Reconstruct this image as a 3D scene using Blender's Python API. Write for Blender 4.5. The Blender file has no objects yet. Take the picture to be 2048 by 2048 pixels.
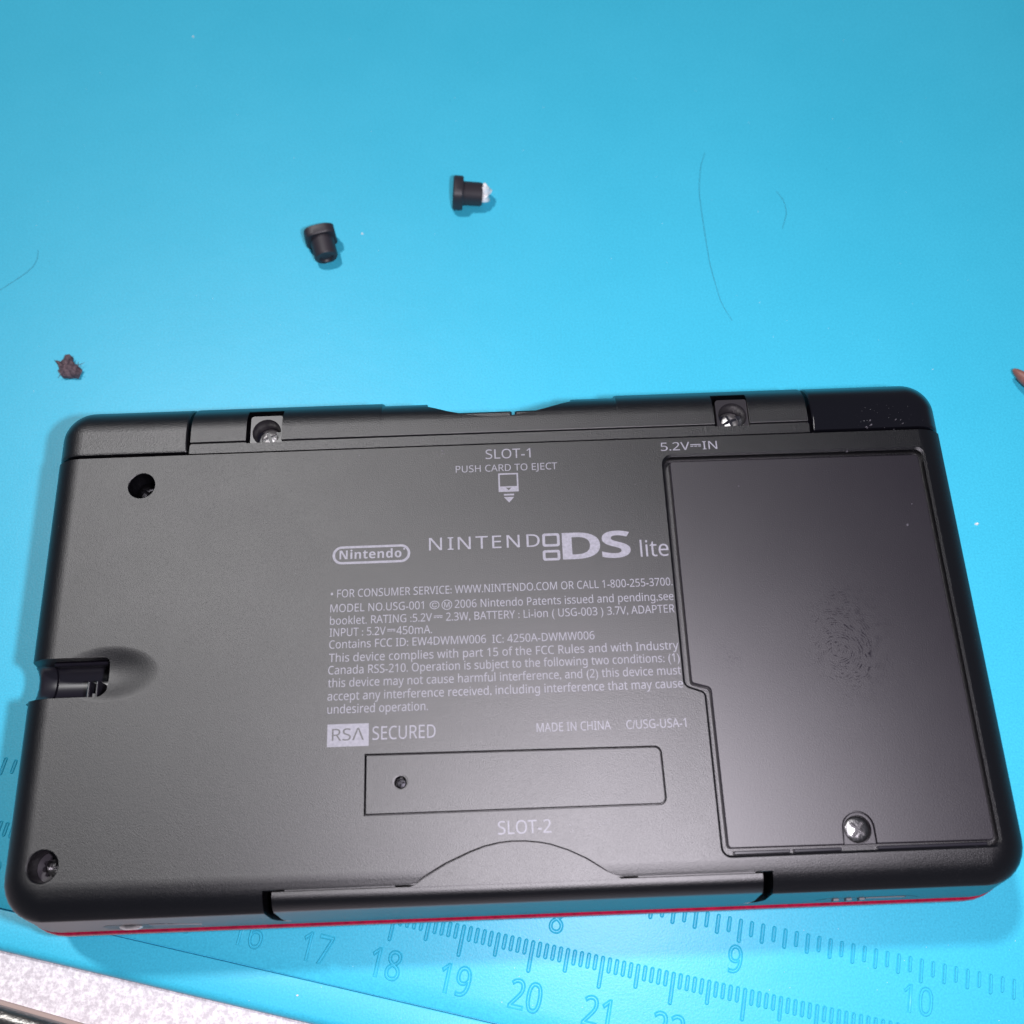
import bpy, bmesh, math, random
from mathutils import Vector, Matrix

random.seed(7)
S = 0.1                      # builders work in millimetres, 1 unit = 1 cm
scene = bpy.context.scene
COL = scene.collection
scene.unit_settings.scale_length = 0.01

# ------------------------------------------------------------------ camera
cam_d = bpy.data.cameras.new("camera")
cam = bpy.data.objects.new("camera", cam_d)
COL.objects.link(cam)
cam.location = (0.124 * S, -36.874 * S, 157.255 * S)
cam.rotation_euler = (0.36988, 0.0055, -0.03662)
cam_d.sensor_width = 36.0
cam_d.lens = 36.0 * 2053.69 / 2048.0
cam_d.clip_start = 0.1
cam_d.clip_end = 500.0
cam_d.dof.use_dof = True
cam_d.dof.focus_distance = 14.9
cam_d.dof.aperture_fstop = 0.26
scene.camera = cam

# ------------------------------------------------------------------ light
world = bpy.data.worlds.new("World")
scene.world = world
world.use_nodes = True
bg = world.node_tree.nodes["Background"]
bg.inputs[0].default_value = (0.75, 0.82, 1.0, 1)
bg.inputs[1].default_value = 0.11


def area_lamp(name, loc, target, size, power, color):
    d = bpy.data.lights.new(name, 'AREA')
    d.shape = 'DISK'
    d.size = size * S
    d.energy = power
    d.color = color
    o = bpy.data.objects.new(name, d)
    COL.objects.link(o)
    o.location = Vector(loc) * S
    v = (Vector(target) - Vector(loc)).normalized()
    o.rotation_euler = v.to_track_quat('-Z', 'Y').to_euler()
    return o


# the phone's own torch next to its lens, and the ceiling lamp behind the mat
area_lamp("phone_torch", (23, -38, 158), (18, -10, 0), 9, 3450, (0.985, 0.93, 1.02))
area_lamp("ceiling_lamp", (-280, 330, 950), (0, 20, 0), 75, 67000, (1.0, 0.99, 0.99))

vs = scene.view_settings
vs.view_transform = 'Standard'
vs.look = 'None'
vs.exposure = 0.0
vs.gamma = 1.0
vs.use_curve_mapping = False


# ------------------------------------------------------------------ materials
class NT:
    def __init__(self, name):
        self.m = bpy.data.materials.new(name)
        self.m.use_nodes = True
        self.t = self.m.node_tree
        self.b = self.t.nodes["Principled BSDF"]
        self.tc = None

    def n(self, kind, **kw):
        o = self.t.nodes.new(kind)
        for k, v in kw.items():
            if k in o.inputs:
                o.inputs[k].default_value = v
            else:
                setattr(o, k, v)
        return o

    def l(self, a, ao, b, bi):
        self.t.links.new(a.outputs[ao], b.inputs[bi])

    def coord(self):
        if not self.tc:
            self.tc = self.n('ShaderNodeTexCoord')
        return self.tc

    def noise(self, scale, detail=2.0, rough=0.5, vec=None):
        o = self.n('ShaderNodeTexNoise')
        o.inputs['Scale'].default_value = scale
        o.inputs['Detail'].default_value = detail
        o.inputs['Roughness'].default_value = rough
        if vec is None:
            self.l(self.coord(), 'Object', o, 'Vector')
        else:
            self.l(vec, 0, o, 'Vector')
        return o

    def ramp(self, src, out, p0, p1, c0, c1):
        r = self.n('ShaderNodeMapRange')
        r.inputs[1].default_value = p0
        r.inputs[2].default_value = p1
        r.inputs[3].default_value = c0
        r.inputs[4].default_value = c1
        self.l(src, out, r, 0)
        return r

    def math(self, op, a, b=None, va=None, vb=None):
        o = self.n('ShaderNodeMath', operation=op)
        if a is not None:
            self.l(a, 0, o, 0)
        elif va is not None:
            o.inputs[0].default_value = va
        if b is not None:
            self.l(b, 0, o, 1)
        elif vb is not None:
            o.inputs[1].default_value = vb
        return o

    def bump(self, src, out, strength, dist, prev=None):
        o = self.n('ShaderNodeBump')
        o.inputs['Strength'].default_value = strength
        o.inputs['Distance'].default_value = dist
        self.l(src, out, o, 'Height')
        if prev:
            self.l(prev, 0, o, 'Normal')
        self.l(o, 0, self.b, 'Normal')
        return o

    def set(self, **kw):
        for k, v in kw.items():
            self.b.inputs[k.replace('_', ' ')].default_value = v
        return self


def simple(name, col, rough, metal=0.0, spec=0.5):
    m = NT(name)
    m.set(Base_Color=(*col, 1), Roughness=rough, Metallic=metal)
    m.b.inputs['Specular IOR Level'].default_value = spec
    return m.m


def grain_plastic(name, col, rough, bump, scale, ior, cover=False, specks=0.80, grain=0.0022):
    """satin plastic: dark body under a soft-edged gloss, fine moulded grain, dust and scuffs"""
    m = NT(name)
    t = m.t
    t.nodes.remove(m.b)
    out = [n for n in t.nodes if n.type == 'OUTPUT_MATERIAL'][0]
    dif = m.n('ShaderNodeBsdfDiffuse')
    glo = m.n('ShaderNodeBsdfGlossy')
    glo.distribution = 'BECKMANN'
    glo.inputs['Color'].default_value = (1, 0.985, 0.995, 1)
    fre = m.n('ShaderNodeFresnel')
    fre.inputs['IOR'].default_value = ior
    mx = m.n('ShaderNodeMixShader')
    lim = m.math('MINIMUM', fre, vb=0.30)        # the moulded grain breaks up the grazing mirror
    m.l(lim, 0, mx, 0)
    m.l(dif, 0, mx, 1)
    m.l(glo, 0, mx, 2)
    m.l(mx, 0, out, 'Surface')
    bp = m.n('ShaderNodeBump')
    bp.inputs['Strength'].default_value = bump
    bp.inputs['Distance'].default_value = grain
    m.l(m.noise(scale, 2.0, 0.6), 0, bp, 'Height')
    for q in (dif, glo):
        m.l(bp, 0, q, 'Normal')
    big = m.noise(0.8, 5.0, 0.65)
    amp = 0.006 if cover else 0.010
    last = m.ramp(big, 0, 0.3, 0.7, rough - amp, rough + amp)
    # fine scuffs: thin streaks of polished plastic
    mp = m.n('ShaderNodeMapping')
    m.l(m.coord(), 'Object', mp, 'Vector')
    mp.inputs['Rotation'].default_value = (0, 0, 0.9)
    mp.inputs['Scale'].default_value = (9, 0.9, 1)
    ns = m.noise(5.0, 2.0, 0.5, mp)
    sc = m.ramp(ns, 0, 0.72, 0.80, 0.0, 0.03)
    last = m.math('SUBTRACT', last, sc)
    # pale dust caught in the grain, thicker in patches
    d1 = m.noise(38.0, 2.0, 0.5)
    d2 = m.noise(1.7, 3.0, 0.6)
    dsum = m.math('ADD', d1, m.ramp(d2, 0, 0.3, 0.7, -0.06, 0.06))
    dm = m.ramp(dsum, 0, specks, specks + 0.06, 0.0, 1.0)
    dmix = m.n('ShaderNodeMix', data_type='RGBA')
    m.l(dm, 0, dmix, 0)
    dmix.inputs[6].default_value = (*col, 1)
    dmix.inputs[7].default_value = (0.20, 0.20, 0.21, 1)
    m.l(dmix, 2, dif, 'Color')
    if cover:
        # greasy fingertip: broken concentric ridges inside a soft oval
        cs = m.n('ShaderNodeMapping')
        m.l(m.coord(), 'Object', cs, 'Vector')
        cs.inputs['Location'].default_value = (-4.62, 0.45, -2.1)
        wob = m.noise(2.6, 2.0, 0.5)
        add = m.n('ShaderNodeVectorMath', operation='MULTIPLY_ADD')
        m.l(wob, 1, add, 0)
        add.inputs[1].default_value = (0.3, 0.3, 0)
        m.l(cs, 0, add, 2)
        wav = m.n('ShaderNodeTexWave', wave_type='RINGS', rings_direction='SPHERICAL')
        wav.inputs['Scale'].default_value = 8.5
        wav.inputs['Distortion'].default_value = 1.2
        wav.inputs['Detail'].default_value = 1.0
        m.l(add, 0, wav, 'Vector')
        ridge = m.ramp(wav, 1, 0.62, 0.9, 0.0, 1.0)
        dist = m.n('ShaderNodeVectorMath', operation='LENGTH')
        sq = m.n('ShaderNodeMapping')
        m.l(cs, 0, sq, 'Vector')
        sq.inputs['Scale'].default_value = (1.15, 0.85, 0.0)
        sq.inputs['Rotation'].default_value = (0, 0, 0.5)
        m.l(sq, 0, dist, 0)
        oval = m.ramp(dist, 'Value', 0.30, 0.78, 1.0, 0.0)
        patch = m.noise(13.0, 3.0, 0.6)
        pm = m.ramp(patch, 0, 0.48, 0.66, 0.0, 1.0)
        mk = m.math('MULTIPLY', m.math('MULTIPLY', ridge, oval), pm)
        # a second, fainter dab near the left edge
        c2 = m.n('ShaderNodeMapping')
        m.l(m.coord(), 'Object', c2, 'Vector')
        c2.inputs['Location'].default_value = (-2.98, 0.62, -2.1)
        d2 = m.n('ShaderNodeVectorMath', operation='LENGTH')
        m.l(c2, 0, d2, 0)
        o2 = m.ramp(d2, 'Value', 0.05, 0.30, 0.45, 0.0)
        p2 = m.noise(24.0, 2.0, 0.6)
        p2m = m.ramp(p2, 0, 0.56, 0.62, 0.0, 1.0)
        mk2 = m.math('MULTIPLY', o2, p2m)
        mk = m.math('MAXIMUM', mk, mk2)
        drop = m.math('MULTIPLY', mk, vb=0.12)
        last = m.math('SUBTRACT', last, drop)
    m.l(last, 0, glo, 'Roughness')
    return m.m


M = {}
M['shell'] = grain_plastic('matte_black_plastic', (0.0032, 0.0032, 0.0042), 0.45, 1.0, 75.0, 1.63, grain=0.0030)
M['hinge'] = grain_plastic('hinge_black_plastic', (0.0032, 0.0032, 0.0042), 0.44, 1.0, 58.0, 1.68, grain=0.0050)
M['cover'] = grain_plastic('cover_black_plastic', (0.011, 0.009, 0.013), 0.47, 0.7, 60.0, 1.62, cover=True, specks=0.84)
M['worn'] = grain_plastic('worn_black_plastic', (0.004, 0.004, 0.006), 0.30, 0.15, 40.0, 1.5, specks=0.76)
M['gloss'] = simple('gloss_black_plastic', (0.010, 0.009, 0.014), 0.30, 0, 0.6)
M['pit'] = simple('dark_pit_plastic', (0.006, 0.006, 0.010), 0.35, 0, 0.4)
M['rubber'] = simple('black_rubber', (0.022, 0.018, 0.024), 0.5, 0, 0.5)
M['slider'] = simple('grey_switch_plastic', (0.10, 0.095, 0.11), 0.4)


def red_mat():
    m = NT('red_gloss_plastic')
    m.set(Roughness=0.22)
    m.b.inputs['Coat Weight'].default_value = 0.5
    n = m.noise(14.0, 4.0, 0.7)
    mix = m.n('ShaderNodeMix', data_type='RGBA')
    r = m.ramp(n, 0, 0.35, 0.7, 0, 1)
    m.l(r, 0, mix, 0)
    mix.inputs[6].default_value = (0.20, 0.0, 0.02, 1)
    mix.inputs[7].default_value = (0.38, 0.003, 0.04, 1)
    m.l(mix, 2, m.b, 'Base Color')
    m.bump(m.noise(30.0, 3.0), 0, 0.3, 0.01)
    return m.m


M['red'] = red_mat()


def steel(name, col, rough):
    m = NT(name)
    m.set(Base_Color=(*col, 1), Metallic=1.0, Roughness=rough)
    m.bump(m.noise(18.0, 3.0), 0, 0.5, 0.02)
    return m.m


M['steel'] = steel('screw_steel', (0.21, 0.205, 0.21), 0.32)
M['bright'] = steel('bright_screw_steel', (0.62, 0.60, 0.60), 0.40)
M['well'] = simple('satin_well_plastic', (0.020, 0.018, 0.021), 0.33, 0, 0.45)
M['dark_steel'] = steel('dark_screw_steel', (0.03, 0.029, 0.033), 0.42)


def ink_mat():
    m = NT('pale_grey_print')
    m.set(Roughness=0.5)
    n = m.noise(26.0, 3.0, 0.6)
    mix = m.n('ShaderNodeMix', data_type='RGBA')
    m.l(m.ramp(n, 0, 0.3, 0.75, 0, 1), 0, mix, 0)
    mix.inputs[6].default_value = (0.17, 0.167, 0.195, 1)
    mix.inputs[7].default_value = (0.25, 0.245, 0.285, 1)
    m.l(mix, 2, m.b, 'Base Color')
    return m.m


M['ink'] = ink_mat()


def mat_mat():
    m = NT('blue_silicone')
    m.set(Roughness=0.40)
    m.b.inputs['Specular IOR Level'].default_value = 0.28
    n = m.noise(0.35, 5.0, 0.65)
    mix = m.n('ShaderNodeMix', data_type='RGBA')
    m.l(m.ramp(n, 0, 0.3, 0.7, 0, 1), 0, mix, 0)
    mix.inputs[6].default_value = (0.044, 0.462, 0.655, 1)
    mix.inputs[7].default_value = (0.052, 0.486, 0.685, 1)
    # mottled grain of the moulded silicone and pin-prick dirt
    gr = m.noise(34.0, 3.0, 0.65)
    gm = m.n('ShaderNodeMix', data_type='RGBA', blend_type='MULTIPLY')
    m.l(m.ramp(gr, 0, 0.35, 0.65, 0.75, 0.0), 0, gm, 0)
    m.l(mix, 2, gm, 6)
    gm.inputs[7].default_value = (0.75, 0.78, 0.80, 1)
    sp = m.noise(17.0, 2.0, 0.5)
    dk = m.n('ShaderNodeMix', data_type='RGBA', blend_type='MULTIPLY')
    m.l(m.ramp(sp, 0, 0.74, 0.80, 0, 0.6), 0, dk, 0)
    m.l(gm, 2, dk, 6)
    dk.inputs[7].default_value = (0.3, 0.45, 0.5, 1)
    m.l(dk, 2, m.b, 'Base Color')
    b1 = m.bump(m.noise(30.0, 3.0, 0.6), 0, 0.35, 0.006)
    m.bump(m.noise(3.0, 2.0), 0, 0.12, 0.02, b1)
    return m.m


M['mat'] = mat_mat()


def desk_mat():
    m = NT('speckled_white_laminate')
    m.set(Roughness=0.5)
    n = m.noise(13.0, 4.0, 0.7)
    mix = m.n('ShaderNodeMix', data_type='RGBA')
    m.l(m.ramp(n, 0, 0.40, 0.62, 0, 1), 0, mix, 0)
    mix.inputs[6].default_value = (0.52, 0.475, 0.50, 1)
    mix.inputs[7].default_value = (0.80, 0.75, 0.77, 1)
    m.l(mix, 2, m.b, 'Base Color')
    m.bump(n, 0, 0.5, 0.02)
    return m.m


M['desk'] = desk_mat()
M['beige'] = simple('beige_contact_shade', (0.36, 0.27, 0.24), 0.5)  # contact shading and brownish reflection along the rod, put into colour
M['rod'] = steel('black_metal_rod', (0.22, 0.21, 0.20), 0.38)
M['hair'] = simple('hair_strand', (0.02, 0.10, 0.14), 0.5)
M['dust'] = simple('white_dust', (0.75, 0.75, 0.75), 0.6)


def crumb_mat():
    m = NT('brown_fluff')
    m.set(Roughness=0.8)
    n = m.noise(14.0, 5.0, 0.7)
    mix = m.n('ShaderNodeMix', data_type='RGBA')
    m.l(m.ramp(n, 0, 0.35, 0.65, 0, 1), 0, mix, 0)
    mix.inputs[6].default_value = (0.03, 0.018, 0.03, 1)
    mix.inputs[7].default_value = (0.17, 0.115, 0.13, 1)
    m.l(mix, 2, m.b, 'Base Color')
    m.bump(n, 0, 0.8, 0.05)
    return m.m


M['crumb'] = crumb_mat()


def wood_mat():
    m = NT('reddish_wood')
    m.set(Roughness=0.5)
    n = m.noise(10.0, 4.0, 0.6)
    mix = m.n('ShaderNodeMix', data_type='RGBA')
    m.l(n, 0, mix, 0)
    mix.inputs[6].default_value = (0.10, 0.03, 0.028, 1)
    mix.inputs[7].default_value = (0.30, 0.13, 0.10, 1)
    m.l(mix, 2, m.b, 'Base Color')
    return m.m


M['wood'] = wood_mat()
g = NT('clear_glue')
g.set(Base_Color=(0.95, 0.95, 0.97, 1), Roughness=0.12)
g.b.inputs['Transmission Weight'].default_value = 0.15
M['glue'] = g.m


# ------------------------------------------------------------------ mesh helpers
def link(name, me, mat, parent=None):
    o = bpy.data.objects.new(name, me)
    COL.objects.link(o)
    if mat is not None and len(me.materials) == 0:
        me.materials.append(mat)
    if parent is not None:
        o.parent = parent
    return o


def finish(bm, angle=35):
    bmesh.ops.recalc_face_normals(bm, faces=bm.faces[:])
    th = math.radians(angle)
    for f in bm.faces:
        f.smooth = True
    for e in bm.edges:
        if len(e.link_faces) == 2:
            e.smooth = e.calc_face_angle(0.0) < th
        else:
            e.smooth = False


def to_obj(name, bm, mat, parent=None, angle=35, weighted=False):
    """bm is in millimetres"""
    bmesh.ops.scale(bm, vec=(S, S, S), verts=bm.verts[:])
    finish(bm, angle)
    me = bpy.data.meshes.new(name)
    bm.to_mesh(me)
    bm.free()
    o = link(name, me, mat, parent)
    if weighted:
        w = o.modifiers.new('weighted', 'WEIGHTED_NORMAL')
        w.keep_sharp = True
        w.weight = 100
    return o


def loft(bm, rings, cap0=True, cap1=True):
    R = [[bm.verts.new(p) for p in r] for r in rings]
    n = len(R[0])
    for a, b in zip(R, R[1:]):
        for i in range(n):
            j = (i + 1) % n
            bm.faces.new((a[i], a[j], b[j], b[i]))
    if cap0:
        bm.faces.new(R[0][::-1])
    if cap1:
        bm.faces.new(R[-1])
    return R


def prism(bm, pts, z0, z1):
    loft(bm, [[(x, y, z0) for x, y in pts], [(x, y, z1) for x, y in pts]])


def box(bm, x0, x1, y0, y1, z0, z1, bev=0.0):
    if bev <= 0:
        prism(bm, [(x0, y0), (x1, y0), (x1, y1), (x0, y1)], z0, z1)
        return
    b = bev
    a = [(x0, y0), (x1, y0), (x1, y1), (x0, y1)]
    i = [(x0 + b, y0 + b), (x1 - b, y0 + b), (x1 - b, y1 - b), (x0 + b, y1 - b)]
    loft(bm, [[(x, y, z0) for x, y in a], [(x, y, z1 - b) for x, y in a], [(x, y, z1) for x, y in i]])


def rounded(poly, seg=6):
    """poly: list of (x, y, r) counter-clockwise -> points with arcs at the corners"""
    out = []
    n = len(poly)
    for i in range(n):
        x, y, r = poly[i]
        p = Vector((x, y))
        a = (Vector(poly[i - 1][:2]) - p).normalized()
        b = (Vector(poly[(i + 1) % n][:2]) - p).normalized()
        if r <= 1e-6:
            out.append((x, y))
            continue
        ang = a.angle(b)
        d = r / math.tan(ang / 2)
        s, e = p + a * d, p + b * d
        c = p + (a + b).normalized() * (r / math.sin(ang / 2))
        a0 = math.atan2(s.y - c.y, s.x - c.x)
        a1 = math.atan2(e.y - c.y, e.x - c.x)
        da = (a1 - a0 + math.pi) % (2 * math.pi) - math.pi
        for k in range(seg + 1):
            t = a0 + da * k / seg
            out.append((c.x + r * math.cos(t), c.y + r * math.sin(t)))
    return out


def circle(cx, cy, r, n=32):
    return [(cx + r * math.cos(2 * math.pi * k / n), cy + r * math.sin(2 * math.pi * k / n)) for k in range(n)]


def offset(pts, d):
    """offset a ccw polygon outwards by d"""
    n = len(pts)
    out = []
    for i in range(n):
        p0, p1, p2 = Vector(pts[i - 1]), Vector(pts[i]), Vector(pts[(i + 1) % n])
        e1, e2 = (p1 - p0), (p2 - p1)
        if e1.length < 1e-9 or e2.length < 1e-9:
            out.append(tuple(p1))
            continue
        n1 = Vector((e1.y, -e1.x)).normalized()
        n2 = Vector((e2.y, -e2.x)).normalized()
        m = (n1 + n2)
        if m.length < 1e-6:
            m = n1
        m.normalize()
        k = d / max(0.35, m.dot(n1))
        out.append((p1.x + m.x * k, p1.y + m.y * k))
    return out


def temp(bm):
    bmesh.ops.recalc_face_normals(bm, faces=bm.faces[:])
    me = bpy.data.meshes.new('temp')
    bm.to_mesh(me)
    bm.free()
    o = bpy.data.objects.new('temp', me)
    COL.objects.link(o)
    return o


def carve(bm, cutters, op='DIFFERENCE'):
    """boolean a list of bmeshes into bm, all in millimetres; returns a new bmesh"""
    base = temp(bm)
    cs = []
    for c in cutters:
        co = temp(c)
        md = base.modifiers.new('b', 'BOOLEAN')
        md.operation = op
        md.solver = 'EXACT'
        md.object = co
        cs.append(co)
    bpy.context.view_layer.update()
    dg = bpy.context.evaluated_depsgraph_get()
    me = bpy.data.meshes.new_from_object(base.evaluated_get(dg))
    out = bmesh.new()
    out.from_mesh(me)
    bpy.data.meshes.remove(me)
    for o in [base] + cs:
        mm = o.data
        bpy.data.objects.remove(o)
        bpy.data.meshes.remove(mm)
    bmesh.ops.remove_doubles(out, verts=out.verts[:], dist=0.002)
    return out


def nbm(fn):
    b = bmesh.new()
    fn(b)
    return b


def thing(name, label, cat, loc=(0, 0, 0), group=None):
    o = bpy.data.objects.new(name, None)
    COL.objects.link(o)
    o.empty_display_size = 0.5
    o.location = Vector(loc) * S
    return tag(o, label, cat, group)


def tag(o, label, cat, group=None):
    o['label'] = label
    o['category'] = cat
    if group:
        o['group'] = group
    return o


# ------------------------------------------------------------------ desk and mat
TH = -0.2417                                    # the mat lies turned by this angle
U = Vector((math.cos(TH), math.sin(TH)))
V = Vector((-math.sin(TH), math.cos(TH)))
E0 = Vector((-73.20, -39.66))                   # a point on the mat's near edge
EV = E0.dot(V)


def uv(u, v, z=0.0):
    p = U * u + V * v
    return (p.x, p.y, z)


DESK_Z = -2.6
bm = bmesh.new()
DN = EV - 7.5                                   # desk's near edge
prism(bm, [uv(-420, -260)[:2], uv(420, -260)[:2], uv(420, 420)[:2], uv(-420, 420)[:2]], -22, DESK_Z)
desk = to_obj('desk_top', bm, M['desk'])
desk['kind'] = 'structure'

mat = thing('work_mat', 'bright blue silicone work mat with embossed rulers under the console', 'mat', (0, 0, 0))
bm = bmesh.new()
prof = [(EV + 0.2, DESK_Z + 0.004)]
for k in range(9):                              # rounded rim
    a = math.pi - (math.pi / 2) * k / 8
    prof.append((EV + 1.3 + 1.3 * math.cos(a), -1.3 + 1.3 * math.sin(a)))
GV = EV + 5.35
prof += [(GV - 0.30, 0.0), (GV - 0.12, -0.06), (GV - 0.05, -0.75), (GV + 0.05, -0.75), (GV + 0.10, -0.20), (GV + 0.34, -0.12)]
prof += [(GV + 3.0, 0.0), (EV + 330, 0.0), (EV + 331, -1.0), (EV + 331, DESK_Z + 0.004)]
rings = [[uv(u, v, z) for v, z in prof] for u in (-240, 240)]
loft(bm, rings)
to_obj('mat_sheet', bm, M['mat'], mat, 40)


def capsule(bm, w, h, z, slope):
    """raised tick with sloping sides, top end at the origin, running down -y"""
    r = w / 2
    pts = rounded([(-r, -h, r * 0.98), (r, -h, r * 0.98), (r, 0, r * 0.98), (-r, 0, r * 0.98)], 5)
    inn = offset(pts, -slope)
    gin = offset(pts, -slope * 2)
    loft(bm, [[(x, y, 0.0) for x, y in pts], [(x, y, z) for x, y in inn], [(x, y, z * 0.1) for x, y in gin]], False, True)


def in_view(x, y):
    return -84 < x < 74 and -58 < y and not (-65.5 < x < 65.5 and y > -36.0) and not (x > -66 and y > -33)


tick_mesh = {}


def tick(kind, w, h, top, shrink=1.0):
    if kind not in tick_mesh:
        b = bmesh.new()
        capsule(b, w, h, 0.15, 0.12)
        bmesh.ops.scale(b, vec=(S, S, S), verts=b.verts[:])
        finish(b, 20)
        me = bpy.data.meshes.new('ruler_tick')
        b.to_mesh(me)
        b.free()
        me.materials.append(M['mat'])
        tick_mesh[kind] = me
    o = bpy.data.objects.new('ruler_tick', tick_mesh[kind])
    COL.objects.link(o)
    o.parent = mat
    o.location = (top.x * S, top.y * S, 0.0004)
    o.rotation_euler = (0, 0, TH)
    return o


def sans(s, bold=False):
    """the same characters in the built-in fallback sans face"""
    o = ''
    for c in s:
        if 'A' <= c <= 'Z':
            o += chr((0x1D5D4 if bold else 0x1D5A0) + ord(c) - 65)
        elif 'a' <= c <= 'z':
            o += chr((0x1D5EE if bold else 0x1D5BA) + ord(c) - 97)
        elif '0' <= c <= '9':
            o += chr((0x1D7EC if bold else 0x1D7E2) + ord(c) - 48)
        else:
            o += c
    return o


def font_mesh(s):
    c = bpy.data.curves.new('txt', 'FONT')
    c.body = s
    c.size = 10.0
    c.resolution_u = 4
    c.fill_mode = 'FRONT'
    o = bpy.data.objects.new('txt', c)
    COL.objects.link(o)
    dg = bpy.context.evaluated_depsgraph_get()
    me = bpy.data.meshes.new_from_object(o.evaluated_get(dg))
    vs_ = [tuple(v.co) for v in me.vertices]
    fs_ = [tuple(p.vertices) for p in me.polygons]
    bpy.data.objects.remove(o)
    bpy.data.curves.remove(c)
    bpy.data.meshes.remove(me)
    return vs_, fs_


GLYPH = {}
_hh = font_mesh(sans('HH'))[0]
HH = max(v[0] for v in _hh) - min(v[0] for v in _hh)


def glyph(ch):
    """outline and advance width of one character, looked up once"""
    if ch not in GLYPH:
        vs_, fs_ = font_mesh(ch) if ch != ' ' else ([], [])
        w = [v[0] for v in font_mesh(sans('H') + ch + sans('H'))[0]]
        GLYPH[ch] = (vs_, fs_, max(w) - min(w) - HH)
    return GLYPH[ch]


def text_bm(s, space=1.0):
    b = bmesh.new()
    x = 0.0
    for ch in s:
        vs_, fs_, adv = glyph(ch)
        vv = [b.verts.new((v[0] + x, v[1], 0.0)) for v in vs_]
        for f in fs_:
            b.faces.new([vv[i] for i in f])
        x += adv * space
    return b


_b = text_bm(sans('H'))
CAP = max(v.co.y for v in _b.verts)
_b.free()

CM0 = Vector((-18.255, -40.325))                # bottom of the 18 cm tick
IN0 = Vector((31.022, -42.352))                 # bottom of the 9 inch tick
for i in range(-70, 120):
    base = CM0 + U * i
    L = 4.35 if i % 10 == 0 else (3.3 if i % 5 == 0 else 2.15)
    top = base + V * 4.35
    tip = top - V * L * 0.6
    if in_view(tip.x, tip.y):
        tick('cm%.2f' % L, 0.62, L, top)
for i in range(-80, 60):
    base = IN0 + U * (25.4 / 16 * i)
    L = 3.3 if i % 16 == 0 else (2.75 if i % 2 == 0 else 2.2)
    top = base + V * 3.3
    tip = top - V * L * 0.6
    if in_view(tip.x, tip.y):
        tick('in%.2f' % L, 0.62, L, top)


def numeral(s, centre, h, wscale=0.8):
    b = text_bm(sans(s))
    bmesh.ops.remove_doubles(b, verts=b.verts[:], dist=0.002)
    xs = [v.co.x for v in b.verts]
    mx = (min(xs) + max(xs)) / 2
    k = h / CAP
    for v in b.verts:
        v.co = Vector(((v.co.x - mx) * k * wscale, v.co.y * k - h / 2, 0))
    # raised rim: walk the outline loops and build a narrow ridge on them
    out = bmesh.new()
    bound = [e for e in b.edges if len(e.link_faces) == 1]
    adj = {}
    for e in bound:
        for v in e.verts:
            adj.setdefault(v, []).append(e)
    seen = set()
    for e in bound:
        if e in seen:
            continue
        loop = [e.verts[0]]
        cur, v = e, e.verts[1]
        seen.add(e)
        while v is not loop[0]:
            loop.append(v)
            nx = [q for q in adj[v] if q not in seen]
            if not nx:
                break
            cur = nx[0]
            seen.add(cur)
            v = cur.other_vert(v)
        pts = [tuple(q.co.xy) for q in loop]
        if len(pts) < 4:
            continue
        o1, o2 = offset(pts, 0.13), offset(pts, -0.13)
        loft_rings = [[(x, y, 0.0) for x, y in o1], [(x, y, 0.125) for x, y in pts], [(x, y, 0.0) for x, y in o2]]
        loft(out, loft_rings, False, False)
    b.free()
    o = to_obj('ruler_numeral', out, M['mat'], mat, 60)
    o.location = (centre.x * S, centre.y * S, 0.0004)
    o.rotation_euler = (0, 0, TH)


for k in range(-6, 12):
    c = CM0 + U * (10 * k + 0.3) - V * 2.9
    if in_view(c.x, c.y):
        numeral(str(18 + k), c, 3.7)
for k in range(-5, 4):
    c = IN0 + U * (25.4 * k - 0.2) - V * 2.15
    if in_view(c.x, c.y):
        numeral(str(9 + k), c, 3.5)

# black rod in front of the mat, its contact shade modelled as a beige strip
R0 = Vector((-72.3, -46.1)) - Vector((0.0, 0.05))
rd = Vector((11.5, -3.3)).normalized()
rn = Vector((-rd.y, rd.x))
rod = thing('metal_rod', 'black metal rod lying on the speckled desk in the bottom left corner', 'rod', (R0.x, R0.y, DESK_Z))


def along(t, n, z):
    p = rd * t + rn * n
    return (p.x, p.y, z)


bm = bmesh.new()
prof = [(-0.5 - 1.4 + 1.4 * math.cos(2 * math.pi * k / 28), 1.42 + 1.4 * math.sin(2 * math.pi * k / 28)) for k in range(28)]
loft(bm, [[along(t, n, z) for n, z in prof] for t in (-60, 60)])
to_obj('rod_body', bm, M['rod'], rod)
bm = bmesh.new()
prof = [(-1.2, 0.01), (-0.12, 0.01), (-0.12, 0.45), (-0.22, 0.55), (-1.2, 0.55)]
loft(bm, [[along(t, n, z) for n, z in prof] for t in (-60, 60)])
to_obj('contact_shade_strip', bm, M['beige'], rod)

# ------------------------------------------------------------------ the console
con = thing('handheld_console', 'black handheld game console lying face down on the blue mat', 'console', (0, 0, 0))
ZF = 21.5


def ring(hx, yf, r, z, yb=26.4, seg=8):
    return [(x, y, z) for x, y in rounded([(-hx, yb, 0), (-hx, yf, r), (hx, yf, r), (hx, yb, 0)], seg)]


ZC = 19.55                                      # crease between shoulder and wall


def wall_y(z):
    return -(36.15 + 1.3 * (ZC - z) / (ZC - 10.8))


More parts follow.
